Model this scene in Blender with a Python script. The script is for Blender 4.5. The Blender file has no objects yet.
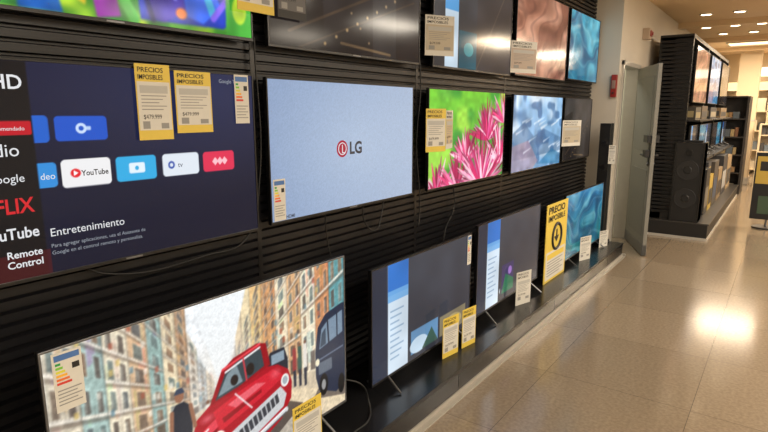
import bpy, math, random
import numpy as np
from mathutils import Vector, Matrix
random.seed(4)
f=550.0; CX=1.87; H=1.6
pit=math.atan(104/f); psi=math.atan(408/math.hypot(104,f))
sc=bpy.context.scene
sc.view_settings.view_transform='Standard'
sc.view_settings.look='None'
sc.view_settings.exposure=0.0

def lin(c):
    out=[]
    for v in c[:3]:
        v=v/255.0
        out.append(v/12.92 if v<=0.04045 else ((v+0.055)/1.055)**2.4)
    return tuple(out)+(1.0,)

# ------------------------------------------------------------- materials
MATS={}
def mat(name,col=(128,128,128),rough=.5,metal=0.0,emit=0.0,spec=.5,noise=0.0,nscale=30,coat=0.0,ecol=None,bump=0.0):
    if name in MATS: return MATS[name]
    m=bpy.data.materials.new(name); m.use_nodes=True
    nt=m.node_tree; b=nt.nodes['Principled BSDF']
    b.inputs['Roughness'].default_value=rough
    b.inputs['Metallic'].default_value=metal
    b.inputs['Specular IOR Level'].default_value=spec
    b.inputs['Coat Weight'].default_value=coat
    c=lin(col)
    b.inputs['Base Color'].default_value=c
    tc=nt.nodes.new('ShaderNodeTexCoord')
    n=nt.nodes.new('ShaderNodeTexNoise'); n.inputs['Scale'].default_value=nscale; n.inputs['Detail'].default_value=4
    nt.links.new(tc.outputs['Object'],n.inputs['Vector'])
    if noise>0:
        r=nt.nodes.new('ShaderNodeMixRGB'); 
        r.inputs[1].default_value=tuple(v*(1-noise) for v in c[:3])+(1,)
        r.inputs[2].default_value=tuple(min(1,v*(1+noise)) for v in c[:3])+(1,)
        nt.links.new(n.outputs['Fac'],r.inputs[0]); nt.links.new(r.outputs[0],b.inputs['Base Color'])
    if bump>0:
        bp=nt.nodes.new('ShaderNodeBump'); bp.inputs['Strength'].default_value=bump; bp.inputs['Distance'].default_value=.002
        nt.links.new(n.outputs['Fac'],bp.inputs['Height']); nt.links.new(bp.outputs[0],b.inputs['Normal'])
    if emit>0:
        b.inputs['Emission Color'].default_value=lin(ecol or col); b.inputs['Emission Strength'].default_value=emit
        try: m.cycles.emission_sampling='NONE'
        except Exception: pass
    MATS[name]=m; return m

def E(col,s=.9):
    return mat('glow_%d_%d_%d'%tuple(col[:3]),(5,5,5),.3,emit=s,ecol=col)
def Pp(col):
    return mat('card_%d_%d_%d'%tuple(col[:3]),col,.55,noise=.04,nscale=60)

blk_slat=mat('slatwall_black',(20,20,23),.34,noise=.12,nscale=12,spec=.4)
blk_gloss=mat('platform_black',(20,20,22),.25,noise=.15,nscale=8)
bez=mat('bezel_black',(16,16,18),.3,noise=.1)
bez_s=mat('bezel_silver',(120,122,126),.3,metal=.8,noise=.05)
plast=mat('plastic_black',(20,20,22),.45,noise=.1,bump=.2)
alu=mat('aluminium',(196,193,186),.35,metal=.45,noise=.08,nscale=15)
stripm=mat('kick_strip',(160,155,146),.35,metal=.2,noise=.08,nscale=15)
wallm=mat('wall_paint_white',(206,199,186),.7,noise=.03,nscale=6,bump=.05)
ceilm=mat('ceiling_paint',(222,196,158),.8,noise=.04,nscale=3)
farm=mat('far_wall_paint',(214,196,166),.7,noise=.05,nscale=2)
backm=mat('back_room_paint',(200,196,178),.7,noise=.05,nscale=2)
doorm=mat('door_paint',(128,126,118),.45,noise=.05,nscale=9)
cabm=mat('cable_rubber',(14,14,14),.5)

def screen_mat(s):
    nm='screen_%.2f'%s
    if nm in MATS: return MATS[nm]
    m=bpy.data.materials.new(nm); m.use_nodes=True
    nt=m.node_tree; b=nt.nodes['Principled BSDF']
    a=nt.nodes.new('ShaderNodeAttribute'); a.attribute_name='Col'
    b.inputs['Base Color'].default_value=(.004,.004,.005,1); b.inputs['Roughness'].default_value=.12; b.inputs['Specular IOR Level'].default_value=.22
    nt.links.new(a.outputs['Color'],b.inputs['Emission Color']); b.inputs['Emission Strength'].default_value=s
    try: m.cycles.emission_sampling='NONE'
    except Exception: pass
    MATS[nm]=m; return m

# ------------------------------------------------------------- mesh builder
class MB:
    def __init__(s): s.v=[];s.f=[];s.m=[];s.mats=[]
    def mi(s,m):
        if m not in s.mats: s.mats.append(m)
        return s.mats.index(m)
    def poly(s,pts,m):
        i=len(s.v); s.v+= [tuple(p) for p in pts]; s.f.append(tuple(range(i,i+len(pts)))); s.m.append(s.mi(m))
    def box(s,x0,x1,y0,y1,z0,z1,m):
        i=len(s.v)
        s.v+=[(x0,y0,z0),(x1,y0,z0),(x1,y1,z0),(x0,y1,z0),(x0,y0,z1),(x1,y0,z1),(x1,y1,z1),(x0,y1,z1)]
        for q in ((0,3,2,1),(4,5,6,7),(0,1,5,4),(1,2,6,5),(2,3,7,6),(3,0,4,7)):
            s.f.append(tuple(i+k for k in q)); s.m.append(s.mi(m))
    def prism(s,prof,y0,y1,m):
        n=len(prof); i=len(s.v)
        s.v+=[(a,y0,b) for a,b in prof]+[(a,y1,b) for a,b in prof]
        s.f.append(tuple(i+k for k in range(n))); s.m.append(s.mi(m))
        s.f.append(tuple(i+n+k for k in reversed(range(n)))); s.m.append(s.mi(m))
        for k in range(n):
            j=(k+1)%n
            s.f.append((i+k,i+n+k,i+n+j,i+j)); s.m.append(s.mi(m))
    def cyl(s,c,r,h,m,axis='z',n=24,r2=None):
        r2=r if r2 is None else r2
        i=len(s.v)
        for t,rr in ((0,r),(h,r2)):
            for k in range(n):
                a=2*math.pi*k/n; p,q=rr*math.cos(a),rr*math.sin(a)
                if axis=='z': s.v.append((c[0]+p,c[1]+q,c[2]+t))
                elif axis=='x': s.v.append((c[0]+t,c[1]+p,c[2]+q))
                else: s.v.append((c[0]+q,c[1]+t,c[2]+p))
        for k in range(n):
            j=(k+1)%n; s.f.append((i+k,i+j,i+n+j,i+n+k)); s.m.append(s.mi(m))
        s.f.append(tuple(i+k for k in reversed(range(n)))); s.m.append(s.mi(m))
        s.f.append(tuple(i+n+k for k in range(n))); s.m.append(s.mi(m))
    def tube(s,a,b,r,m,n=10):
        a=Vector(a);b=Vector(b);d=(b-a).normalized()
        u=d.orthogonal().normalized(); w=d.cross(u); i=len(s.v)
        for p in (a,b):
            for k in range(n):
                t=2*math.pi*k/n; s.v.append(tuple(p+u*r*math.cos(t)+w*r*math.sin(t)))
        for k in range(n):
            j=(k+1)%n; s.f.append((i+k,i+j,i+n+j,i+n+k)); s.m.append(s.mi(m))
        s.f.append(tuple(i+k for k in reversed(range(n)))); s.m.append(s.mi(m))
        s.f.append(tuple(i+n+k for k in range(n))); s.m.append(s.mi(m))
    def torus(s,c,R,r,m,axis='z',n=48,k2=10):
        i=len(s.v)
        for a in range(n):
            A=2*math.pi*a/n
            for b in range(k2):
                B=2*math.pi*b/k2; q=R+r*math.cos(B); w=r*math.sin(B)
                if axis=='z': s.v.append((c[0]+q*math.cos(A),c[1]+q*math.sin(A),c[2]+w))
                elif axis=='x': s.v.append((c[0]+w,c[1]+q*math.cos(A),c[2]+q*math.sin(A)))
                else: s.v.append((c[0]+q*math.cos(A),c[1]+w,c[2]+q*math.sin(A)))
        for a in range(n):
            for b in range(k2):
                s.f.append((i+a*k2+b,i+((a+1)%n)*k2+b,i+((a+1)%n)*k2+(b+1)%k2,i+a*k2+(b+1)%k2)); s.m.append(s.mi(m))
    def build(s,name,parent=None,bevel=0.0,smooth=False,loc=(0,0,0),rotz=0):
        me=bpy.data.meshes.new(name); me.from_pydata(s.v,[],s.f)
        for m in s.mats: me.materials.append(m)
        me.polygons.foreach_set('material_index',s.m)
        if smooth: me.polygons.foreach_set('use_smooth',[True]*len(s.f))
        me.update()
        o=bpy.data.objects.new(name,me); sc.collection.objects.link(o)
        o.location=loc; o.rotation_euler=(0,0,rotz)
        if parent: o.parent=parent
        if bevel>0:
            b=o.modifiers.new('bevel','BEVEL'); b.width=bevel; b.segments=2; b.limit_method='ANGLE'
        return o
def root(name,loc,rotz=0,roty=0):
    o=bpy.data.objects.new(name,None); o.empty_display_size=.1
    o.location=loc; o.rotation_euler=(0,roty,rotz); sc.collection.objects.link(o); return o
def text(parent,s,y,z,size,m,x=0.0,align='LEFT',name='lettering',sx=1.0,bold=0.0):
    cu=bpy.data.curves.new(name,'FONT'); cu.body=s; cu.size=size; cu.align_x=align; cu.resolution_u=3; cu.offset=bold
    t=bpy.data.objects.new(name+'_tmp',cu); sc.collection.objects.link(t)
    dg=bpy.context.evaluated_depsgraph_get()
    me=bpy.data.meshes.new_from_object(t.evaluated_get(dg))
    bpy.data.objects.remove(t)
    me.materials.clear(); me.materials.append(m)
    co=[(x,y+v.co.x*sx,z+v.co.y) for v in me.vertices]
    for v,c in zip(me.vertices,co): v.co=c
    me.name=name
    o=bpy.data.objects.new(name,me); sc.collection.objects.link(o); o.parent=parent; return o

# ------------------------------------------------------------- raster painter for screen pictures
def vnoise(h,w,gy,gx,seed):
    r=np.random.RandomState(seed).rand(gy+1,gx+1)
    ys=np.linspace(0,gy-1e-6,h); xs=np.linspace(0,gx-1e-6,w)
    y0=ys.astype(int); x0=xs.astype(int); fy=(ys-y0)[:,None]; fx=(xs-x0)[None,:]
    fy=fy*fy*(3-2*fy); fx=fx*fx*(3-2*fx)
    a=r[y0][:,x0]; b=r[y0][:,x0+1]; c=r[y0+1][:,x0]; d=r[y0+1][:,x0+1]
    return (a*(1-fx)+b*fx)*(1-fy)+(c*(1-fx)+d*fx)*fy
class Pic:
    def __init__(s,w,h,asp,bg=(0,0,0)):
        s.w,s.h,s.a=w,h,asp
        s.U,s.V=np.meshgrid(np.linspace(0,1,w),np.linspace(0,1,h))
        s.c=np.zeros((h,w,3))+np.array(bg,float)
    def put(s,mask,col,al=1.0):
        m=(np.clip(mask.astype(float),0,1)*al)[...,None]
        s.c=s.c*(1-m)+np.array(col,float)*m
    def blur(s,k=1):
        for _ in range(k):
            p=np.pad(s.c,((1,1),(1,1),(0,0)),'edge')
            s.c=(p[1:-1,1:-1]*4+p[:-2,1:-1]*2+p[2:,1:-1]*2+p[1:-1,:-2]*2+p[1:-1,2:]*2+p[:-2,:-2]+p[2:,2:]+p[:-2,2:]+p[2:,:-2])/16
    def rect(s,u0,u1,v0,v1,col,al=1.0,r=0.0):
        X=(np.abs(s.U-(u0+u1)/2)-(u1-u0)/2)*s.a+r; Y=np.abs(s.V-(v0+v1)/2)-(v1-v0)/2+r
        d=np.hypot(np.maximum(X,0),np.maximum(Y,0))+np.minimum(np.maximum(X,Y),0)-r
        s.put(np.clip(.5-d*s.h,0,1),col,al)
    def ell(s,u,v,ru,rv,col,al=1.0,soft=None):
        d=np.sqrt(((s.U-u)/ru)**2+((s.V-v)/rv)**2)
        k=soft if soft else 1.0/(rv*s.h)
        s.put(np.clip((1-d)/k+.5 if not soft else (1-d)/k,0,1),col,al)
    def poly(s,pts,col,al=1.0):
        us=[q[0] for q in pts]; vs=[q[1] for q in pts]
        i0=max(0,int(min(us)*s.w)-2); i1=min(s.w,int(max(us)*s.w)+3); j0=max(0,int(min(vs)*s.h)-2); j1=min(s.h,int(max(vs)*s.h)+3)
        if i1<=i0 or j1<=j0: return
        SU=s.U[j0:j1,i0:i1]; SV=s.V[j0:j1,i0:i1]
        ins=np.zeros(SU.shape,float); n=len(pts)
        for du,dv in ((-.25,-.25),(.25,-.25),(-.25,.25),(.25,.25)):
            U=SU+du/s.w; V=SV+dv/s.h; m=np.zeros(U.shape,bool)
            for i in range(n):
                x1,y1=pts[i]; x2,y2=pts[(i+1)%n]
                if y1==y2: continue
                m^=((y1>V)!=(y2>V))&(U<(x2-x1)*(V-y1)/(y2-y1)+x1)
            ins+=m*.25
        m=(ins*al)[...,None]; s.c[j0:j1,i0:i1]=s.c[j0:j1,i0:i1]*(1-m)+np.array(col,float)*m
    def line(s,p,q,wd,col,al=1.0,taper=False,mid=False):
        px,py=p[0]*s.a,p[1]; qx,qy=q[0]*s.a,q[1]
        X=s.U*s.a-px; Y=s.V-py; dx,dy=qx-px,qy-py; L=dx*dx+dy*dy+1e-9
        t=np.clip((X*dx+Y*dy)/L,0,1); d=np.hypot(X-t*dx,Y-t*dy)
        w=wd*(1-t*.85) if taper else wd
        if mid: w=wd*(np.sin(np.pi*np.clip(t*.9+.1,0,1))**.7+.05)
        s.put(np.clip((w/2-d)*s.h+.5,0,1),col,al)
    def grad(s,c0,c1,axis='v',lo=0,hi=1):
        t=np.clip(((s.V if axis=='v' else s.U)-lo)/(hi-lo),0,1)[...,None]
        s.c=np.array(c0,float)*(1-t)+np.array(c1,float)*t
    def nz(s,gy,gx,seed,amt):
        n=vnoise(s.h,s.w,gy,gx,seed)[...,None]; s.c=s.c*(1+amt*(n-.5)*2)
    def tint(s,gy,gx,seed,col,th=.5,k=4,al=1):
        n=vnoise(s.h,s.w,gy,gx,seed); s.put(np.clip((n-th)*k,0,1),col,al)
def screen(parent,pic,y0,y1,z0,z1,x,strength=1.0):
    w,h=pic.w,pic.h
    Y=np.linspace(y0,y1,w); Z=np.linspace(z1,z0,h)
    YY,ZZ=np.meshgrid(Y,Z); co=np.stack([np.full_like(YY,x),YY,ZZ],-1).reshape(-1,3)
    idx=np.arange(w*h).reshape(h,w)
    q=np.stack([idx[1:,:-1],idx[1:,1:],idx[:-1,1:],idx[:-1,:-1]],-1).reshape(-1,4)
    me=bpy.data.meshes.new('screen'); me.vertices.add(w*h); me.vertices.foreach_set('co',co.ravel())
    me.loops.add(q.size); me.loops.foreach_set('vertex_index',q.ravel().astype(np.int32))
    me.polygons.add(len(q)); me.polygons.foreach_set('loop_start',np.arange(0,q.size,4,dtype=np.int32))
    try: me.polygons.foreach_set('loop_total',np.full(len(q),4,dtype=np.int32))
    except Exception: pass
    me.update(calc_edges=True)
    a=me.color_attributes.new('Col','FLOAT_COLOR','POINT')
    c=np.clip(pic.c,0,255)/255; c=np.where(c<=.04045,c/12.92,((c+.055)/1.055)**2.4).reshape(-1,3)
    a.data.foreach_set('color',np.concatenate([c,np.ones((len(c),1))],1).ravel().astype(np.float32))
    me.materials.append(screen_mat(strength))
    o=bpy.data.objects.new('screen',me); sc.collection.objects.link(o); o.parent=parent; return o

# ------------------------------------------------------------- television
def tv(y0,y1,z0,z1,pic,xf=.08,strength=1.0,rim=None,feet=None,chin=.012,bz=.007,name='flat_screen_television'):
    cy,cz=(y0+y1)/2,(z0+z1)/2; w,h=(y1-y0)/2,(z1-z0)/2
    r=root(name,(xf,cy,cz))
    rim=rim or bez
    b=MB()
    b.box(-.022,-.004,-w,w,-h,h,bez)
    b.box(-.006,0,-w,w,h-bz,h,rim); b.box(-.006,0,-w,w,-h,-h+chin,rim)
    b.box(-.006,0,-w,-w+bz,-h+chin,h-bz,rim); b.box(-.006,0,w-bz,w,-h+chin,h-bz,rim)
    b.box(0,.002,-.03,.03,-h+.002,-h+chin-.003,bez_s)
    b.build('casing',r,bevel=.0015)
    c=MB(); c.prism([(-.022,-h*.9),(-.022,h*.35),(-.04,h*.25),(-.05,-h*.1),(-.05,-h*.8)],-w*.8,w*.8,plast)
    if feet is None:
        c.box(-.058,-.048,-.12,.12,-.1,.12,plast)
        c.box(-.058,-.05,-.2,-.16,-.15,.15,plast); c.box(-.058,-.05,.16,.2,-.15,.15,plast)
    c.build('back_cover',r,bevel=.004)
    screen(r,pic,-w+bz,w-bz,-h+chin,h-bz,-.003,strength)
    if feet is not None:
        fz=feet-cz
        for k,sy in enumerate((-w*.72,w*.72)):
            fm=MB(); m=bez_s
            fm.tube((-.012,sy,-h+.01),(.09,sy+(.02 if sy>0 else -.02),fz+.006),.006,m)
            fm.tube((-.012,sy,-h+.01),(-.13,sy+(.02 if sy>0 else -.02),fz+.006),.006,m)
            fm.box(-.02,-.004,sy-.012,sy+.012,-h-.002,-h+.02,m)
            fm.build('foot_%d'%(k+1),r)
    return r

A=16/9
# --- pictures
def pic_cartoon():
    p=Pic(340,190,A); p.grad((120,190,60),(90,170,50),'v',.4,1)
    p.tint(5,10,3,(200,220,60),.45,5,.9); p.tint(8,14,9,(40,120,50),.62,6,.8)
    p.poly([(0,.7),(.2,.8),(.3,.9),(.34,1),(0,1)],(60,130,60)); p.poly([(.26,.7),(.33,.76),(.36,1),(.25,1)],(30,90,190),.9)
    p.poly([(.36,.7),(.44,.76),(.42,.95),(.37,.9)],(230,200,60)); p.poly([(.43,.78),(.5,.8),(.52,.98),(.45,1)],(160,60,170)); p.ell(.46,.86,.02,.05,(240,170,210)); p.line((.5,.8),(.56,.98),.06,(90,190,80))
    p.poly([(.56,.5),(.96,.5),(.94,.9),(.88,.97),(.58,.98)],(26,56,170))
    p.poly([(.6,.7),(.7,.68),(.74,.9),(.66,.98),(.6,.95)],(70,50,170),.9); p.poly([(.72,.7),(.84,.7),(.87,.85),(.8,.96),(.74,.93)],(40,100,230)); p.line((.62,.76),(.7,.84),.03,(150,160,240)); p.ell(.72,.92,.02,.03,(230,120,60))
    p.line((.8,.72),(.84,.9),.05,(60,180,225)); p.line((.59,.8),(.62,.97),.03,(20,30,110)); p.line((.84,.92),(.9,.8),.04,(120,90,220))
    p.poly([(.9,.5),(1,.5),(1,1),(.89,1)],(70,165,60)); p.ell(.95,.85,.03,.08,(180,215,60))
    p.nz(14,24,5,.25); p.blur(2); return p
def pic_dark(seed=1):
    p=Pic(240,135,A); p.grad((64,60,60),(36,32,32),'v',.3,1)
    p.poly([(0,.3),(.28,.2),(.3,1),(0,1)],(34,29,28),.8)
    p.line((.1,.9),(.9,.35),.02,(110,85,60),.5); p.line((.15,1),(.95,.5),.015,(95,75,55),.5)  # warm streaks and dots: ceiling-lamp reflections painted into the screen colour
    for i in range(9):
        p.ell(.3+.07*i,.95-.06*i,.012,.018,(245,200,130),.75,soft=.8)
    for i in range(5): p.ell(.35+.06*i,.5+.1*i,.01,.015,(235,190,130),.6,soft=.8)
    p.poly([(.62,.2),(.8,.2),(.8,1),(.62,1)],(85,84,84),.3)
    p.line((.4,.93),(.75,.97),.02,(190,150,100),.5); p.nz(6,9,seed,.2); return p
def pic_menu(seed=1):
    p=Pic(300,170,A); p.grad((66,70,80),(50,52,62),'v')
    p.rect(0,.12,0,1,(44,50,66)); 
    p.rect(.13,.31,0,1,(206,222,236)); p.rect(.13,.31,0,.28,(50,116,200)); p.rect(.13,.31,.24,.34,(110,170,225),.9)
    for i in range(9): p.rect(.15,.27-.02*(i%3),.42+.055*i,.435+.055*i,(130,160,190),.8)
    p.rect(.34,.62,.72,.95,(96,140,180)); p.ell(.42,.88,.09,.08,(200,220,235),.9); p.poly([(.45,.95),(.55,.78),(.62,.95)],(60,90,80))
    p.rect(.64,.95,.74,.95,(130,120,96)); p.ell(.8,.86,.1,.08,(200,180,120),.7)
    p.nz(5,7,seed,.08); return p
def pic_menu_dim(seed=2):
    p=pic_menu(seed=seed)
    p.rect(.34,1,.7,.97,(56,58,66)); p.rect(.36,.55,.58,.93,(60,52,96)); p.poly([(.36,.93),(.42,.7),(.55,.8),(.55,.93)],(40,110,80))
    p.ell(.49,.68,.03,.05,(150,110,190)); return p
def pic_menu_top():
    p=Pic(300,170,A); p.grad((70,72,76),(58,58,60)); p.rect(.12,.27,0,1,(205,225,240)); p.rect(.12,.27,0,.45,(90,165,225))
    p.rect(.28,.5,.62,1,(40,90,105)); p.ell(.4,.8,.06,.07,(60,160,170)); p.rect(.5,1,0,1,(66,62,62)); p.line((.5,1),(.9,.1),.02,(110,95,80),.5)
    p.nz(5,6,8,.15); return p
def pic_skin():
    p=Pic(260,146,A); p.grad((190,132,106),(146,98,80),'u')
    n=vnoise(p.h,p.w,5,4,3); wv=np.sin((p.U*7+p.V*9+n*6))
    p.put(np.clip(wv,0,1)*.6,(214,164,138)); p.put(np.clip(-wv-.3,0,1)*.8,(118,72,60)); p.put(np.clip(np.sin(p.U*30+p.V*18+n*12)-.5,0,1)*.6,(96,60,56))
    p.nz(10,16,3,.14); return p
def pic_sea(seed=1,c0=(84,164,190),c1=(24,96,130)):
    p=Pic(240,135,A); p.grad(c0,c1); n=vnoise(p.h,p.w,4,4,seed)
    p.put(np.clip(np.sin(p.V*9+n*8+p.U*3),0,1)*.5,(140,205,216)); p.put(np.clip(-np.sin(p.V*7+n*7-p.U*4)-.2,0,1)*.7,(16,60,100))
    p.put(np.clip(np.sin(p.V*28+n*16)-.6,0,1)*.5,(205,230,230)); p.nz(8,12,seed+2,.12); p.blur(2); return p
def pic_winter():
    p=Pic(260,146,A); p.grad((150,190,225),(110,155,195)); p.tint(4,5,4,(222,232,240),.5,3,.8)
    p.poly([(0,.5),(.2,.35),(.4,.55),(.6,.45),(1,.6),(1,.8),(0,.85)],(80,116,155),.7); p.tint(8,10,6,(60,96,140),.6,6,.7)
    p.poly([(0,.66),(.3,.6),(.5,.9),(.4,1),(0,1)],(190,140,152),.5); p.poly([(.5,.95),(.8,.75),(1,.85),(1,1)],(50,120,165),.7)
    for i in range(18):
        u=random.random(); v=.3+.5*random.random(); p.line((u,v),(u+.14,v-.06),.03,(240,244,248),.55,True)
    p.nz(10,16,7,.1); p.blur(2); return p
def pic_flowers():
    p=Pic(320,180,A); p.grad((120,200,60),(70,140,60)); p.tint(3,5,12,(170,225,80),.5,4,.8); p.tint(4,6,14,(50,140,60),.6,4,.7); p.blur(3)
    rs=random.Random(3)
    for cx,cy,R,n in ((.75,.55,.5,70),(1.0,.35,.45,50),(.1,1.1,.45,46),(.45,.78,.40,60),(.35,1.1,.5,60),(.95,.85,.55,70),(.68,1.1,.7,110)):
        for i in range(n):
            a=math.radians(rs.uniform(-80,80)-95); L=R*rs.uniform(.45,1); k=i/n
            col=rs.choice([(228,70,128),(240,120,168),(200,40,100),(248,176,204),(214,80,144),(170,36,84),(250,206,222)])
            col=tuple(c*(.65+.4*k) for c in col)
            p.line((cx,cy),(cx+L*math.cos(a)/A,cy+L*math.sin(a)),.04,col,.95,mid=True)
    p.nz(20,30,3,.08); p.blur(1); return p
def pic_logo():
    p=Pic(240,135,A); p.grad((140,160,192),(168,184,208),'u'); p.ell(.55,.5,.6,.7,(182,198,220),.6,soft=1.0)
    n=np.random.RandomState(2).rand(p.h,p.w)[...,None]; p.c=p.c*(1+.035*(n-.5)*2); return p
def pic_home():
    p=Pic(400,230,A); p.grad((24,28,56),(16,20,42)); p.ell(.85,.1,.7,.6,(40,48,86),.8,soft=1)
    u=lambda y:(y-.427)/1.116; v=lambda z:(1.743-z)/.631
    def t(y0,y1,z0,z1,c,r=.02): p.rect(u(y0),u(y1),v(z1),v(z0),c,1,r)
    t(.44,.755,1.51,1.59,(32,96,200)); t(.772,.932,1.512,1.588,(30,84,196))
    t(.60,.765,1.375,1.45,(50,140,215)); t(.778,.932,1.368,1.455,(236,236,238)); t(.95,1.095,1.37,1.453,(50,170,225))
    t(1.12,1.27,1.372,1.452,(222,230,240)); t(1.29,1.435,1.374,1.45,(222,48,84))
    p.ell(u(.82),v(1.412),.014,.022,(225,30,40)); p.poly([(u(.815),v(1.42)),(u(.828),v(1.412)),(u(.815),v(1.404))],(255,255,255))
    p.ell(u(1.155),v(1.412),.012,.022,(50,80,170)); p.ell(u(1.155),v(1.412),.006,.011,(222,230,240))
    p.rect(u(.995),u(1.052),v(1.43),v(1.395),(225,240,250),1,.01); p.ell(u(1.023),v(1.412),.006,.012,(50,170,225))
    for i in range(3): 
        q=1.345+.022*i; p.poly([(u(q),v(1.428)),(u(q+.014),v(1.412)),(u(q),v(1.396)),(u(q-.014),v(1.412))],(252,200,210),.95)
    p.ell(u(.85),v(1.55),.015,.026,(200,220,250)); p.ell(u(.85),v(1.55),.007,.012,(30,84,196)); p.rect(u(.865),u(.88),v(1.556),v(1.544),(200,220,250),.9,.004)
    p.rect(0,u(.712),0,1,(16,15,20)); t(.44,.708,1.535,1.575,(190,24,40),.008)
    p.rect(0,u(.722),.88,1.01,(96,20,26),.6)
    return p
def pic_street():
    W,Hh=480,272
    p=Pic(W,Hh,A); p.grad((236,240,243),(218,208,192),'v',.2,.8)
    rs=random.Random(8)
    p.poly([(.0,.62),(.46,.5),(1,.66),(1,1),(0,1)],(206,190,164)); p.poly([(.43,.52),(.49,.52),(.8,1),(.25,1)],(176,168,156),.85)
    p.poly([(.46,.52),(.5,.55),(1,.9),(1,1),(.9,1)],(226,208,176),.9)
    def L(u,l): return .52+(l-.52)*(.46-u)/.46
    def R(u,l): return .52+(l-.52)*(u-.46)/.54
    def facade(F,a,b,c,l,sh):
        p.poly([(a,F(a,l)),(b,F(b,l)),(b,F(b,.74)),(a,F(a,.74))],c)
        for _ in range(6):
            q=rs.uniform(a,b); l0=rs.uniform(-1.2,.4); w=(b-a)*rs.uniform(.1,.4); q2=min(b,q+w)
            p.poly([(q,F(q,l0)),(q2,F(q2,l0)),(q2,F(q2,l0+rs.uniform(.1,.5))),(q,F(q,l0+.3))],tuple(x*rs.uniform(.74,1.1) for x in c),.55)
        n=2 if (b-a)>.05 else 1
        lv=.36
        while lv>max(l,-1.6):
            for k in range(n):
                q0=a+(b-a)*(k+.28)/n; q1=a+(b-a)*(k+.70)/n
                fr=tuple(min(255,x*1.12+12) for x in c)
                p.poly([(q0-.003,F(q0,lv-.015)),(q1+.003,F(q1,lv-.015)),(q1+.003,F(q1,lv+.14)),(q0-.003,F(q0,lv+.14))],fr,.8)
                dk=rs.choice([(90,80,74),(116,100,86),(104,118,116),(90,96,100),(136,106,84)])
                p.poly([(q0,F(q0,lv)),(q1,F(q1,lv)),(q1,F(q1,lv+.13)),(q0,F(q0,lv+.13))],dk,.85)
                if rs.random()<.5: p.poly([(q0,F(q0,lv+.02)),((q0+q1)/2,F((q0+q1)/2,lv+.02)),((q0+q1)/2,F((q0+q1)/2,lv+.12)),(q0,F(q0,lv+.12))],(180,180,170),.5)
            if rs.random()<.75:
                p.poly([(a,F(a,lv+.135)),(b,F(b,lv+.135)),(b,F(b,lv+.155)),(a,F(a,lv+.155))],(240,232,218),.9)
                p.poly([(a,F(a,lv+.155)),(b,F(b,lv+.155)),(b,F(b,lv+.18)),(a,F(a,lv+.18))],(96,82,72),.5)
                for j in range(8):
                    q=a+(b-a)*j/8; p.line((q,F(q,lv+.09)),(q,F(q,lv+.14)),.004,(80,72,68),.5)
            lv-=.21
        for k in range(n):
            q0=a+(b-a)*(k+.2)/n; q1=a+(b-a)*(k+.8)/n
            p.poly([(q0,F(q0,.54)),(q1,F(q1,.54)),(q1,F(q1,.72)),(q0,F(q0,.72))],rs.choice([(96,74,60),(80,70,66),(84,104,104),(116,84,62)]),.8)
        p.poly([(b-.003,F(b,l)),(b,F(b,l)),(b,F(b,.74)),(b-.003,F(b,.74))],tuple(x*.6 for x in c),.6)
    for a,b,c,l in [(0,.07,(204,194,174),-2),(.07,.13,(160,184,178),-2),(.13,.19,(222,210,186),-2),(.19,.24,(214,180,144),-2),(.24,.28,(150,178,172),-2.2),(.28,.32,(226,208,176),-2.2),(.32,.352,(200,160,124),-2),(.352,.38,(218,208,192),-1.2),(.38,.405,(176,184,188),-1.0),(.405,.43,(212,194,168),-.9)]:
        facade(L,a,b,c,l,0)
    for a,b,c,l in [(.49,.51,(190,182,178),-2),(.51,.535,(218,198,166),-2.4),(.535,.57,(230,212,174),-2.4),(.57,.615,(228,190,134),-2.4),(.615,.67,(208,156,108),-2.4),(.67,.72,(234,216,186),-2.4),(.72,.78,(212,170,126),-2.4),(.78,.85,(230,216,190),-2.4),(.85,.92,(200,140,98),-2.4),(.92,1.0,(96,152,158),-2.4)]:
        facade(R,a,b,c,l,0)
    for i in range(26):
        a=rs.uniform(.04,.4); z=L(a,rs.uniform(-.4,.4)); p.rect(a,a+.01,z,z+.03,rs.choice([(236,230,215),(170,90,70),(90,130,150),(220,190,110)]),.7)
    for i in range(20):
        a=rs.uniform(.52,.9); z=R(a,rs.uniform(-.3,.3)); p.rect(a,a+.012,z,z+.035,rs.choice([(240,230,210),(190,100,70),(100,130,140),(226,190,110)]),.65)
    p.nz(70,120,4,.10)
    p.ell(.46,.45,.16,.34,(238,232,220),.6,soft=1.0); p.poly([(.375,0),(.54,0),(.5,.3),(.475,.42),(.44,.42),(.41,.22)],(238,242,244),.75)
    for a in (.405,.42,.6,.745,.77,.795):
        z=.6 if a<.5 else .56+(a-.6)*.3; hh=.05+abs(a-.46)*.35
        p.ell(a,z-hh,.006,.012,(120,84,66)); p.poly([(a-.008,z-hh+.01),(a+.008,z-hh+.01),(a+.009,z),(a-.009,z)],rs.choice([(150,60,60),(60,70,100),(226,220,210),(60,90,80)]))
        p.poly([(a-.007,z),(a+.007,z),(a+.005,z+hh*.7),(a-.006,z+hh*.7)],(50,52,64))
    p.blur(1)
    p.poly([(.5,.6),(.515,.52),(.56,.52),(.575,.62),(.51,.63)],(60,60,66)); p.rect(.52,.555,.535,.565,(150,165,176),.9)
    p.poly([(.62,.5),(.64,.42),(.7,.42),(.715,.5),(.715,.62),(.63,.62)],(40,44,54)); p.rect(.645,.7,.44,.5,(150,170,185),.9); p.ell(.64,.56,.01,.02,(235,230,210)); p.ell(.7,.6,.015,.03,(20,20,22))
    p.poly([(.83,.86),(.99,.95),(1,.95),(1,.86),(.86,.8)],(90,80,76),.8)
    p.poly([(.845,.56),(.86,.4),(.9,.33),(.985,.3),(1,.3),(1,.86),(.95,.9),(.86,.82),(.845,.72)],(34,44,66))
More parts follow.
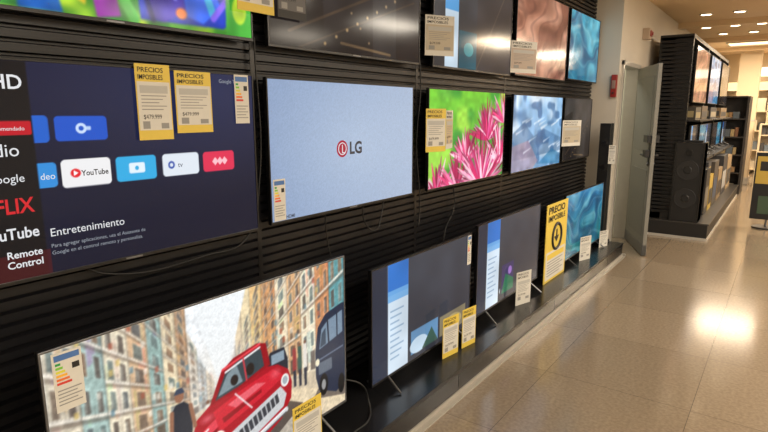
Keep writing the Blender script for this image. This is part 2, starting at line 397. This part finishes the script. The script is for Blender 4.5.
    p.poly([(.865,.55),(.878,.42),(.91,.38),(.99,.35),(.99,.5)],(130,152,172),.9); p.poly([(.87,.54),(.88,.45),(.9,.42),(.9,.53)],(60,74,90)); p.line((.91,.38),(.915,.53),.012,(26,32,46)); p.line((.96,.36),(.96,.51),.01,(26,32,46))
    p.line((.85,.62),(.99,.60),.01,(120,134,156),.8)
    p.rect(.86,.93,.64,.72,(110,120,132),.8,.01); p.ell(.885,.8,.022,.075,(16,16,18)); p.ell(.885,.8,.011,.036,(150,150,150)); p.ell(.855,.63,.01,.025,(240,230,200))
    p.ell(.98,.86,.018,.07,(16,16,18))
    # classic car
    p.poly([(.34,.9),(.72,.78),(.78,.84),(.6,1),(.34,1)],(74,64,60),.85)
    p.poly([(.35,.68),(.365,.6),(.41,.555),(.47,.52),(.6,.485),(.67,.51),(.715,.57),(.73,.66),(.725,.76),(.68,.86),(.58,.94),(.46,1),(.38,1),(.35,.9)],(170,20,36))
    p.poly([(.35,.74),(.43,.70),(.43,1),(.38,1),(.35,.9)],(120,10,24),.9); p.poly([(.355,.70),(.43,.64),(.44,.69),(.356,.75)],(228,70,86),.9)
    p.poly([(.41,.56),(.455,.40),(.5,.355),(.59,.33),(.625,.35),(.64,.49),(.52,.54)],(150,18,30)); p.line((.46,.395),(.6,.34),.014,(226,70,80))
    p.poly([(.43,.545),(.468,.42),(.51,.385),(.585,.362),(.605,.375),(.615,.48),(.52,.525)],(58,70,76)); p.poly([(.44,.53),(.475,.43),(.51,.40),(.53,.51)],(176,196,204),.6); p.ell(.56,.46,.016,.035,(40,34,32)); p.ell(.5,.48,.014,.03,(40,34,32))
    p.line((.47,.415),(.60,.36),.012,(235,235,235)); p.line((.535,.38),(.545,.515),.01,(210,60,70))
    p.poly([(.42,.6),(.52,.555),(.65,.525),(.70,.6),(.6,.66),(.44,.73)],(208,34,52),.95); p.poly([(.47,.60),(.58,.56),(.62,.585),(.5,.64)],(244,140,148),.6); p.poly([(.45,.66),(.6,.61),(.6,.63),(.455,.69)],(120,8,20),.7); p.line((.5,.56),(.56,.69),.008,(240,240,240))
    p.ell(.66,.56,.03,.04,(240,120,130),.6,soft=1); p.ell(.4,.62,.03,.03,(240,140,150),.6,soft=1)
    p.poly([(.44,.79),(.68,.655),(.705,.72),(.69,.79),(.47,.93)],(200,202,204)); p.poly([(.465,.81),(.665,.69),(.675,.745),(.48,.87)],(60,62,68))
    for i in range(12):
        a=i/11; p.line((.468+.2*a,.805-.115*a),(.478+.197*a,.875-.125*a),.007,(220,221,223))
    p.line((.42,.97),(.7,.82),.035,(212,214,216)); p.line((.42,.985),(.7,.835),.008,(90,90,96)); p.line((.42,.96),(.7,.81),.006,(255,255,255))
    p.ell(.435,.77,.024,.05,(235,235,232)); p.ell(.435,.77,.016,.034,(150,160,170)); p.ell(.70,.63,.018,.04,(235,235,232)); p.ell(.70,.63,.011,.026,(160,170,178))
    p.line((.35,.72),(.4,.68),.012,(235,220,220)); p.ell(.385,.93,.024,.08,(22,20,22)); p.ell(.385,.93,.014,.045,(210,210,210)); p.rect(.54,.59,.88,.93,(240,230,150),.95)
    p.ell(.318,.43,.014,.032,(150,104,80)); p.poly([(.302,.415),(.31,.39),(.328,.39),(.336,.42)],(60,70,90))
    p.poly([(.292,.5),(.306,.465),(.33,.465),(.35,.5),(.352,.63),(.342,.7),(.3,.7),(.288,.62)],(40,44,54)); p.line((.293,.5),(.286,.66),.022,(150,104,80)); p.line((.35,.5),(.36,.62),.022,(150,104,80))
    p.poly([(.3,.69),(.343,.69),(.345,.95),(.326,.95),(.322,.76),(.314,.95),(.296,.95)],(60,66,84)); 
    n=np.random.RandomState(7).rand(p.h,p.w)[...,None]; p.c=p.c*(1+.08*(n-.5)*2); p.blur(1)
    return p
# ------------------------------------------------------------- televisions on the wall
tv(.42,1.56,1.88,2.54,pic_cartoon(),strength=1.0)
tv(1.64,2.81,1.87,2.53,pic_dark(),strength=.9)
tv(2.96,4.11,1.87,2.52,pic_menu_top(),strength=.95)
tv(4.20,5.40,1.885,2.57,pic_skin(),strength=.95)
tv(5.48,6.46,1.91,2.57,pic_sea(5,(60,150,176),(30,110,140)),strength=1.05)
M1=tv(.42,1.55,1.10,1.75,pic_home(),strength=1.05)
M2=tv(1.62,2.75,1.11,1.745,pic_logo(),strength=1.08,rim=bez)
tv(2.92,4.04,1.11,1.745,pic_flowers(),strength=1.15)
tv(4.20,5.38,1.10,1.74,pic_winter(),strength=1.15)
tv(5.45,6.36,1.11,1.74,pic_dark(7),strength=.8)
PT=.16
tv(.57,1.85,.24,.96,pic_street(),xf=.3,feet=PT,strength=1.08,rim=bez_s)
tv(2.05,3.11,.22,.84,pic_menu(),xf=.3,feet=PT,strength=1.05)
tv(3.20,4.33,.235,.87,pic_menu_dim(),xf=.3,feet=PT,strength=1.05)
tv(4.97,6.22,.22,.85,pic_sea(11,(50,120,170),(36,120,120)),xf=.3,feet=PT,strength=.95,rim=bez_s)
# lettering on M1
wht=E((235,238,242)); red=E((220,20,40)); gry=E((150,158,170)); dk=E((50,60,80)); drk=E((60,62,70)); ltb=E((60,110,190))
def t1(s,y,z,size,m,align='LEFT',sx=1.0,b=0): text(M1,s,y-.985,z-1.425,size,m,-.0015,align,'screen_text',sx,b)
t1('UHD',.698,1.665,.056,wht,'RIGHT',b=.0008); t1('Audio',.67,1.475,.052,wht,'RIGHT'); t1('Google',.675,1.40,.034,wht,'RIGHT')
t1('NETFLIX',.69,1.31,.062,red,'RIGHT',.85,.0012); t1('YouTube',.697,1.235,.046,wht,'RIGHT',.9,.0008); t1('Remote',.70,1.178,.03,wht,'RIGHT',1,.0005); t1('Control',.70,1.148,.03,wht,'RIGHT',1,.0005)
t1('YouTube',.837,1.402,.025,E((30,30,34)),sx=.92,b=.0005); t1('Entretenimiento',.725,1.225,.036,wht); t1('Para agregar aplicaciones, usa el Asistente de',.725,1.19,.017,gry); t1('Google en el control remoto y personaliza.',.725,1.168,.017,gry)
t1('deo',.716,1.40,.028,wht)
t1('tv',1.18,1.402,.026,dk); t1('Recomendado',.69,1.548,.016,wht,'RIGHT'); t1('Google TV',1.38,1.71,.02,gry)
lg=MB(); lg.cyl((-.002,2.105-2.185,1.42-1.4275),.042,.0008,E((176,22,60)),'x',40); lg.build('logo_disc',M2)
lr=MB(); lr.torus((-.001,2.105-2.185,1.42-1.4275),.029,.0022,E((240,236,240)),'x'); lr.box(-.0012,-.0004,2.103-2.185,2.108-2.185,-.03,.012,E((240,236,240))); lr.box(-.0012,-.0004,2.103-2.185,2.122-2.185,-.03,-.025,E((240,236,240))); lr.build('logo_lines',M2)
text(M2,'LG',2.16-2.185,1.392-1.4275,.085,drk,-.0015,'LEFT','screen_text',1,.0028)
text(M2,'HDMI',1.71-2.185,1.128-1.4275,.022,E((70,80,95)),-.0015,'LEFT','screen_text',1,.0006)

# ------------------------------------------------------------- tags, labels, poster
YEL=Pp((216,190,78)); WH=Pp((206,204,196)); BK=Pp((30,30,30)); GR=Pp((140,140,138)); LG_=Pp((176,176,172))
def price_tag(x,y0,y1,z0,z1,rot=0,tone=YEL,body=WH,name='price_tag'):
    w=(y1-y0)/2; h=(z1-z0)/2
    r=root(name,(x,(y0+y1)/2,(z0+z1)/2),rotz=rot)
    b=MB(); b.box(-.002,0,-w,w,-h,h,tone)
    b.box(0,.0006,-w*.94,w*.94,-h*.74,h*.54,body)
    b.box(.0006,.001,-w*.8,w*.8,h*.24,h*.44,LG_)
    for i in range(5): b.box(.0006,.001,-w*.75,w*(.7-.22*(i%3)),h*(.16-.09*i),h*(.185-.09*i),GR)
    b.box(.0006,.001,-w*.75,-w*.35,-h*.7,-h*.5,GR); b.box(.0006,.001,w*.3,w*.75,-h*.7,-h*.55,GR)
    b.build('card',r)
    text(r,'PRECIOS',-w*.88,h*.79,h*.18,BK,.001,'LEFT','headline',w*1.7/(h*.18*4.4),.0002)
    text(r,'IMPOSIBLES',-w*.88,h*.60,h*.18,BK,.001,'LEFT','headline',w*1.7/(h*.18*6.0),.0002)
    text(r,'$479.999',-w*.7,-h*.44,h*.17,BK,.0012,'LEFT','price',min(1,w*1.3/(h*.17*4.6)))
    return r
def energy(x,y0,y1,z0,z1):
    w=(y1-y0)/2; h=(z1-z0)/2
    r=root('energy_label',(x,(y0+y1)/2,(z0+z1)/2)); b=MB(); b.box(-.001,0,-w,w,-h,h,WH)
    b.box(0,.0004,-w*.85,w*.85,h*.72,h*.92,Pp((70,110,170)))
    for i,c in enumerate([(40,150,70),(120,190,60),(210,205,60),(230,170,50),(220,110,50),(200,60,50)]):
        b.box(0,.0004,-w*.8,-w*.45+w*.13*i,h*(.57-.13*i),h*(.65-.13*i),Pp(c))
    b.box(0,.0004,w*.3,w*.8,h*.35,h*.55,BK)
    for i in range(5): b.box(0,.0004,-w*.8,w*(.8-.3*(i%2)),-h*(.3+.12*i),-h*(.26+.12*i),GR)
    b.build('label',r); return r
price_tag(.089,1.035,1.165,1.505,1.76); price_tag(.089,1.182,1.335,1.525,1.745,body=WH); energy(.083,1.45,1.52,1.555,1.745)
price_tag(.10,1.47,1.66,1.99,2.24,tone=YEL); price_tag(.10,1.68,1.85,1.99,2.24,tone=BK,body=Pp((90,90,92)))
price_tag(.13,2.85,3.05,1.93,2.16,rot=-.5,tone=WH,body=Pp((180,170,150))); price_tag(.13,4.10,4.38,1.90,2.14,rot=-.4,tone=WH,body=Pp((176,160,146)))
energy(.083,1.635,1.705,1.125,1.31)
price_tag(.13,2.84,3.01,1.36,1.62,rot=-.25); price_tag(.125,3.02,3.18,1.37,1.61,rot=.25,tone=WH,body=Pp((190,172,140)))
price_tag(.14,5.36,5.66,1.27,1.52,rot=-.3,tone=WH,body=Pp((176,166,146)))
energy(.303,.60,.68,.77,.945); price_tag(.36,1.44,1.61,PT+.001,.41)
price_tag(.37,2.66,2.81,PT+.001,.41,rot=-.15); price_tag(.39,2.86,3.0,PT+.001,.41,rot=-.15,tone=YEL)
price_tag(.37,3.77,3.94,PT+.001,.42,rot=-.3,tone=WH); price_tag(.37,5.34,5.52,PT+.001,.40,rot=-.3,tone=WH); price_tag(.37,6.02,6.18,PT+.001,.34,rot=-.3,tone=WH)
energy(.303,3.05,3.10,.64,.83)

def poster(x,y0,y1,z0,z1):
    w=(y1-y0)/2; h=(z1-z0)/2; r=root('price_poster',(x,(y0+y1)/2,(z0+z1)/2))
    b=MB(); b.box(-.006,0,-w,w,-h,h,YEL); b.torus((.001,0,h*.12),w*.42,w*.05,BK,'x'); b.box(0,.002,-w*.06,w*.06,h*.12,h*.3,BK)
    b.poly([(.002,-w*.24,h*.13),(.002,0,-h*.03),(.002,w*.24,h*.13)],BK); b.box(0,.001,-w*.9,w*.9,-h*.94,-h*.22,WH)
    b.box(.001,.002,-w*.8,w*.8,-h*.42,-h*.28,YEL)
    for i in range(6): b.box(.001,.002,-w*.76,w*(.7-.25*(i%2)),-h*(.50+.07*i),-h*(.475+.07*i),GR)
    b.box(-.12,-.006,-w*.1,w*.1,-h,-h+.01,plast)
    b.build('board',r); text(r,'PRECIO',-w*.86,h*.76,h*.24,BK,.002,'LEFT','headline',w*1.7/(h*.24*3.7),.002); text(r,'IMPOSIBLE',-w*.86,h*.56,h*.2,BK,.002,'LEFT','headline',w*1.7/(h*.2*4.9),.001)
poster(.33,4.40,4.93,PT+.001,.84)

# ------------------------------------------------------------- slatwall, platform
s=MB(); z=.17
s.box(-.004,.001,-2.5,6.5,.0,2.95,blk_slat)
while z<2.9:
    s.prism([(0,z),(.02,z+.004),(.02,z+.028),(0,z+.034)],-2.5,6.5,blk_slat); z+=.04
for y in (-1.2,1.6,2.87,4.15,5.42): s.box(.018,.0215,y-.012,y+.012,.17,2.93,bez)
s.build('slatwall_display')
pl=MB(); pl.box(.002,.5,-2.5,6.42,.03,PT,blk_gloss); pl.box(.002,.49,-2.5,6.41,0,.03,blk_slat)
pl.box(.5,.506,-2.5,6.42,PT-.02,PT+.002,bez); pl.box(.5,.508,-2.5,6.43,0,.036,stripm); pl.box(.508,.535,-2.5,6.43,0,.010,stripm); pl.box(.1,.535,6.42,6.435,0,.036,stripm)
for y in (-.6,1.0,2.6,4.2,5.8): pl.box(.5,.5015,y,y+.004,.045,PT-.02,bez)
pl.build('display_platform',bevel=.002)

def cable(name,pts,r=.004):
    cu=bpy.data.curves.new(name,'CURVE'); cu.dimensions='3D'; cu.bevel_depth=r; cu.bevel_resolution=3
    sp=cu.splines.new('BEZIER'); sp.bezier_points.add(len(pts)-1)
    for b,p in zip(sp.bezier_points,pts): b.co=p; b.handle_left_type=b.handle_right_type='AUTO'
    cu.materials.append(cabm); o=bpy.data.objects.new(name,cu); sc.collection.objects.link(o); return o
cable('power_cable',[(.05,2.0,1.12),(.04,2.02,.98),(.045,2.05,.85),(.05,2.12,.6),(.12,2.0,.2),(.2,1.92,.167)])
cable('power_cable',[(.05,2.3,1.12),(.045,2.33,1.0),(.06,2.4,.95),(.05,2.47,1.02),(.045,2.5,1.12)])
cable('power_cable',[(.28,1.85,.35),(.33,1.93,.3),(.34,1.97,.2),(.4,1.9,.167),(.42,1.75,.167)])
cable('power_cable',[(.05,3.3,1.12),(.05,3.32,.95),(.05,3.2,.8),(.1,3.15,.4),(.2,3.14,.167)])
cable('power_cable',[(.05,.8,1.12),(.05,.9,1.06),(.05,1.3,1.04),(.05,1.5,1.07),(.05,1.585,1.3),(.05,1.59,1.9)])
cable('power_cable',[(.05,2.86,1.9),(.05,2.87,1.75),(.045,2.84,1.4),(.05,2.88,1.0),(.06,2.85,.9)])

ts=root('tower_speaker',(.27,6.3,PT)); b=MB(); b.box(-.09,.09,-.1,.1,0,.03,plast); b.box(-.055,.055,-.07,.07,.03,1.32,plast)
for zz in (.35,.6,.85,1.1): b.cyl((0,-.072,zz),.042,.004,plast,'y',24); b.cyl((0,-.074,zz),.032,.004,bez,'y',24)
b.build('cabinet',ts,bevel=.006)
price_tag(.36,6.19,6.26,1.05,1.25,rot=-1.2,tone=WH)

# ------------------------------------------------------------- room shell
def shell(name,x0,x1,y0,y1,z0,z1,m): b=MB(); b.box(x0,x1,y0,y1,z0,z1,m); return b.build(name)
fm=bpy.data.materials.new('floor_granite'); fm.use_nodes=True; nt=fm.node_tree; b=nt.nodes['Principled BSDF']
tc=nt.nodes.new('ShaderNodeTexCoord'); br=nt.nodes.new('ShaderNodeTexBrick'); br.offset=0; br.squash=1
br.inputs['Scale'].default_value=1; br.inputs['Brick Width'].default_value=.8; br.inputs['Row Height'].default_value=.8; br.inputs['Mortar Size'].default_value=.002; br.inputs['Mortar Smooth'].default_value=.2
br.inputs['Color1'].default_value=lin((130,116,98)); br.inputs['Color2'].default_value=lin((140,125,106)); br.inputs['Mortar'].default_value=lin((84,76,66))
nt.links.new(tc.outputs['Object'],br.inputs['Vector'])
n1=nt.nodes.new('ShaderNodeTexNoise'); n1.inputs['Scale'].default_value=55; n1.inputs['Detail'].default_value=5; nt.links.new(tc.outputs['Object'],n1.inputs['Vector'])
cr=nt.nodes.new('ShaderNodeValToRGB'); cr.color_ramp.elements[0].position=.35; cr.color_ramp.elements[0].color=(.6,.6,.6,1); cr.color_ramp.elements[1].position=.65; cr.color_ramp.elements[1].color=(1.15,1.15,1.15,1)
nt.links.new(n1.outputs['Fac'],cr.inputs[0])
mx=nt.nodes.new('ShaderNodeMixRGB'); mx.blend_type='MULTIPLY'; mx.inputs[0].default_value=.5
nt.links.new(br.outputs['Color'],mx.inputs[1]); nt.links.new(cr.outputs[0],mx.inputs[2]); nt.links.new(mx.outputs[0],b.inputs['Base Color'])
b.inputs['Roughness'].default_value=.15; b.inputs['Specular IOR Level'].default_value=.6
shell('floor',-2.2,7,-3,18,-.1,0,fm)
shell('ceiling',-2.2,7,-3,18,2.95,3.05,ceilm)
shell('wall_left',-.12,-.005,-3,6.5,0,2.95,wallm)
wb=MB(); wb.box(-.12,.3,6.5,6.6,0,2.95,wallm); wb.box(.18,.3,6.6,7.45,2.16,2.95,wallm); wb.box(.18,.3,7.45,18,0,2.95,wallm); wb.build('wall_doorway')
shell('wall_right',7,7.1,-3,18,0,2.95,wallm); shell('wall_back',-2.2,7,-3.1,-3,0,2.95,wallm); shell('wall_far',-2.2,7,18,18.1,0,2.95,farm)
br_=MB(); br_.box(-1.6,-1.5,6.4,9.2,0,2.95,backm); br_.box(-1.6,.18,9.1,9.2,0,2.95,backm); br_.box(-1.6,-.12,6.4,6.5,0,2.95,backm); br_.build('wall_back_room')
fr=MB(); fr.box(.16,.325,6.6,6.65,0,2.16,alu); fr.box(.16,.325,7.40,7.45,0,2.16,alu); fr.box(.16,.325,6.6,7.45,2.11,2.16,alu); fr.build('trim_1',bevel=.003)
hx,hy=.325,7.40
d=root('door_1',(hx,hy,0.01)); d.rotation_euler=(0,0,math.atan2(-.80,.36))
b=MB(); b.box(0,.90,-.02,.02,0,2.10,doorm)
dp=mat('door_panel',(118,117,110),.45,noise=.05)
b.box(.10,.80,-.023,.023,.2,.95,dp); b.box(.10,.80,-.023,.023,1.15,1.98,dp)
b.box(0,.90,-.024,.024,0,.12,bez_s)
b.build('leaf',d,bevel=.003)
b=MB()
for sy in (-1,1):
    b.box(.80,.85,sy*.02-.006,sy*.02+.006,1.0,1.25,plast)
    b.tube((.825,sy*.02,1.12),(.825,sy*.07,1.12),.011,plast); b.tube((.825,sy*.07,1.12),(.70,sy*.075,1.12),.011,plast)
    b.cyl((.825,min(sy*.02,sy*.04),1.03),.02,.02,bez_s,'y')
b.box(.70,.88,-.06,-.02,1.26,1.34,plast); b.box(.78,.88,-.075,-.02,1.10,1.18,plast); b.box(.70,.88,.02,.06,1.26,1.34,plast)
b.build('handle',d,bevel=.002)
b=MB(); b.box(0,.08,-.07,.07,0,.13,mat('alarm_beige',(190,170,150),.5)); b.box(.08,.095,-.045,.045,.03,.10,mat('alarm_red',(150,46,40),.35)); b.cyl((.08,0,.065),.02,.03,MATS['alarm_red'],'x'); b.build('fire_alarm_strobe',None,bevel=.006,loc=(.3,7.55,2.47))
b=MB(); b.box(-.03,.03,-.035,0,-.12,.12,MATS['alarm_red']); b.box(-.02,.02,-.045,-.035,-.03,.06,Pp((150,120,110))); b.cyl((0,-.05,-.075),.01,.015,BK,'y'); b.build('fire_alarm_call_point',None,bevel=.004,loc=(.262,6.5,1.88))

# ------------------------------------------------------------- second gondola
gb=mat('gondola_black',(24,23,24),.45,noise=.15,nscale=10); 
g=root('display_gondola',(0,0,0)); b=MB()
b.box(.45,1.17,7.85,12.6,0,.2,gb); b.box(1.17,1.18,7.85,12.6,0,.03,alu); b.box(.45,1.17,7.84,7.85,0,.03,alu); b.box(.45,1.185,7.845,12.6,.2,.215,mat('gondola_edge',(70,68,66),.3,metal=.4))
b.box(.45,.60,7.95,12.6,.215,2.5,gb)
for y in (7.95,9.5,11.05,12.56): b.box(.42,.80,y,y+.05,.215,2.52,gb)
b.box(.42,.8,7.95,12.6,2.5,2.55,gb)
zz=.3
while zz<2.45: b.box(.45,.8,7.93,7.95,zz,zz+.035,blk_slat); b.box(.60,.615,8.0,12.55,zz,zz+.035,blk_slat); zz+=.05
for y in (8.0,9.55,11.1):
    b.box(.60,1.0,y,y+1.45,.95,.98,gb); b.box(.60,.95,y,y+1.45,1.48,1.5,gb)
b.build('frame',g)
for k,y in enumerate((8.05,9.6,11.15)):
    P=[pic_skin,pic_winter,pic_dark][k]()
    tv(y,y+1.3,1.72,2.42,P,xf=.84,strength=.9)
    tv(y+.02,y+.70,1.03,1.43,[pic_menu_top,pic_menu,pic_sea][k](),xf=.85,feet=.982,strength=.8)
    tv(y+.74,y+1.42,1.03,1.43,[pic_sea,pic_dark,pic_menu][k](),xf=.87,feet=.982,strength=.7)
def product_box(x,y,z,dx,dy,dz,c1,c2):
    b=MB(); m1=Pp(c1); m2=Pp(c2); b.box(0,dx,0,dy,0,dz,m1); b.box(dx,dx+.001,dy*.08,dy*.92,dz*.15,dz*.6,m2); b.box(dx*.1,dx*.9,-.001,0,dz*.2,dz*.7,m2); b.box(dx*.48,dx*.52,-.001,dy,dz,dz+.001,Pp((200,180,140)))
    b.build('product_box',None,bevel=.003,loc=(x,y,z))
product_box(.66,8.5,.216,.38,.4,.62,(40,38,38),(110,104,94)); product_box(.66,8.95,.216,.38,.42,.5,(170,144,60),(40,40,40)); product_box(.66,9.45,.216,.38,.55,.66,(70,64,58),(50,66,90))
product_box(.66,10.1,.216,.38,.6,.5,(130,110,82),(50,44,40)); product_box(.66,10.8,.216,.38,.7,.66,(46,46,50),(150,150,150)); product_box(.66,11.6,.216,.38,.8,.6,(140,120,92),(60,60,60))
product_box(.70,8.98,.717,.3,.36,.18,(60,60,64),(160,140,90)); product_box(.66,8.1,1.501,.22,.5,.16,(60,56,50),(150,136,100)); product_box(.66,8.7,1.501,.22,.6,.18,(90,76,60),(60,60,60)); product_box(.66,9.7,1.501,.22,.8,.17,(50,50,54),(150,140,120)); product_box(.66,11.2,1.501,.22,1.0,.17,(130,110,84),(60,60,60))
dgr=mat('speaker_grille',(26,26,28),.55,noise=.3,nscale=200)
ps=root('party_speaker',(.89,8.02,.217)); b=MB(); b.box(-.17,.16,-.15,.15,0,1.0,plast)
for zz,rr in ((.3,.12),(.66,.12)): b.torus((-.005,-.152,zz),rr,.006,dgr,'y'); b.cyl((-.005,-.156,zz),rr,.008,dgr,'y',32); b.cyl((-.005,-.165,zz),rr*.35,.015,plast,'y',24,rr*.45)
b.cyl((-.005,-.156,.88),.04,.01,bez,'y'); b.box(-.15,.12,-.04,.04,1.0,1.03,plast); b.box(-.17,-.15,-.155,.15,0,1.01,bez); b.box(.14,.16,-.155,.15,0,1.01,bez)
b.build('cabinet',ps,bevel=.01)
st=root('sign_stand',(1.74,9.25,0)); b=MB(); b.cyl((0,0,0),.16,.02,plast,'z',32); b.tube((0,0,.02),(0,0,.5),.015,bez_s); b.box(-.2,.2,-.02,0,.12,1.05,plast); b.box(-.18,.18,-.022,-.02,.62,1.0,Pp((190,160,70))); b.box(-.14,.14,-.024,-.022,.8,.93,BK); b.box(-.12,.12,-.024,-.022,.2,.45,Pp((60,80,60))); b.build('board',st,bevel=.002)
# far shelving
cm=mat('counter_cream',(206,188,158),.4,noise=.04); gm=mat('fixture_dark',(44,40,38),.5,noise=.06)
MUT=[(120,84,60),(170,150,110),(90,100,110),(186,176,156),(60,58,58),(110,116,96),(150,120,84)]
for (x,y,mm) in ((.50,13.2,gm),(1.35,14.6,cm),(2.4,14.8,cm)):
    r=root('shelving_unit',(x,y,0)); b=MB(); tp=1.9 if mm is gm else 1.35
    b.box(0,.7,0,.04,0,tp,mm); b.box(0,.04,-.35,.45,0,tp,mm); b.box(.66,.7,-.35,.45,0,tp,mm)
    lv=[.05,.4,.75,1.1]+([1.45] if mm is gm else [])
    for z in lv+[tp-.02]: b.box(.04,.66,-.35,0,z,z+.025,mm)
    b.build('carcass',r)
    b=MB(); rs=random.Random(int(x*10))
    for z in lv:
        q=.05
        while q<.55:
            w=rs.uniform(.05,.11); hgt=rs.uniform(.1,.18); b.box(q,q+w,-.3,-.1,z+.025,z+.025+hgt,Pp(rs.choice(MUT))); q+=w+.01
    b.build('boxed_goods',r)
r=root('shelving_unit',(0.35,17.4,0)); b=MB(); b.box(0,4,.4,.5,0,2.2,cm)
for z in (.1,.6,1.1,1.6,2.15): b.box(0,4,0,.4,z,z+.03,cm)
for q in (0,1,2,3,3.96): b.box(q,q+.04,0,.45,0,2.2,cm)
b.build('carcass',r); b=MB(); rs=random.Random(5)
for z in (.13,.63,1.13,1.63):
    q=.06
    while q<3.8:
        w=rs.uniform(.1,.3); b.box(q,q+w,.05,.3,z,z+rs.uniform(.2,.4),Pp(rs.choice(MUT))); q+=w+.03
b.build('boxed_goods',r)
b=MB(); b.box(.3,7,15.9,16.0,2.3,2.95,farm); b.box(.9,2.6,15.88,15.9,2.42,2.62,mat('sign_glow',(240,236,224),.5,emit=1.6,ecol=(255,244,220))); b.build('bulkhead_sign')
b=MB(); b.box(-.2,.2,-.2,.2,0,2.95,farm); b.box(-.22,.22,-.22,.22,0,.15,alu); b.box(-.205,.205,-.205,.205,1.4,1.43,alu); b.build('column',loc=(1.02,15.0,0))
dl=mat('downlight_glow',(255,236,200),.5,emit=12,ecol=(255,230,190))
for (x,y) in ((.75,9.2),(1.15,9.2),(.6,10.6),(1.0,10.6),(1.35,10.6),(.75,11.6),(1.2,11.6),(.8,13.2),(1.3,13.2),(1.6,13.2),(.9,15.2),(1.4,15.2)):
    b=MB(); b.torus((0,0,-.004),.075,.013,alu); b.cyl((0,0,-.012),.065,.011,dl); b.build('recessed_downlight',loc=(x,y,2.95))
b=MB()
for y in (9.9,12.2,14.2): b.box(.3,7,y,y+.14,2.87,2.95,ceilm)
b.build('ceiling_beam')
def panel(x,y,w,h,power,col):
    r=root('ceiling_light_panel',(x,y,2.95)); b=MB()
    m=mat('panel_glow_%d'%int(col[2]*100),(240,240,240),.5,emit=3,ecol=tuple(int(255*c) for c in col))
    for q in ((-w/2-.03,-w/2,-h/2-.03,h/2+.03),(w/2,w/2+.03,-h/2-.03,h/2+.03),(-w/2,w/2,-h/2-.03,-h/2),(-w/2,w/2,h/2,h/2+.03)): b.box(q[0],q[1],q[2],q[3],-.03,-.001,alu)
    b.box(-w/2,w/2,-h/2,h/2,-.012,-.001,m); b.build('frame',r)
    l=bpy.data.lights.new('panel_lamp','AREA'); l.shape='RECTANGLE'; l.size=w; l.size_y=h; l.energy=power; l.color=col
    o=bpy.data.objects.new('panel_lamp',l); o.location=(0,0,-.04); o.parent=r; sc.collection.objects.link(o)
for y in (-1.5,1.5,4.5,7.2): panel(3.4,y,.6,1.2,74,(1,.90,.75)); panel(5.4,y,.6,1.2,62,(1,.90,.75))
for y in (10.2,13.0,16.0): panel(3.0,y,.6,1.2,175,(1,.82,.6))
panel(1.35,5.2,.3,.9,16,(1,.91,.8)); panel(1.2,13.4,1.0,.6,55,(1,.84,.64)); panel(.9,16.9,.8,.8,60,(1,.86,.66)); panel(-.6,7.6,.5,.5,30,(1,.98,.88))
w=bpy.data.worlds.new('world'); sc.world=w; w.use_nodes=True; w.node_tree.nodes['Background'].inputs[0].default_value=(.6,.58,.55,1); w.node_tree.nodes['Background'].inputs[1].default_value=.3

cd=bpy.data.cameras.new('camera'); cam=bpy.data.objects.new('camera',cd); sc.collection.objects.link(cam)
cd.sensor_width=36; cd.lens=36*f/768; cam.location=(CX,0,H); cam.rotation_euler=(math.pi/2-pit,0,psi); cd.clip_start=.05
sc.camera=cam
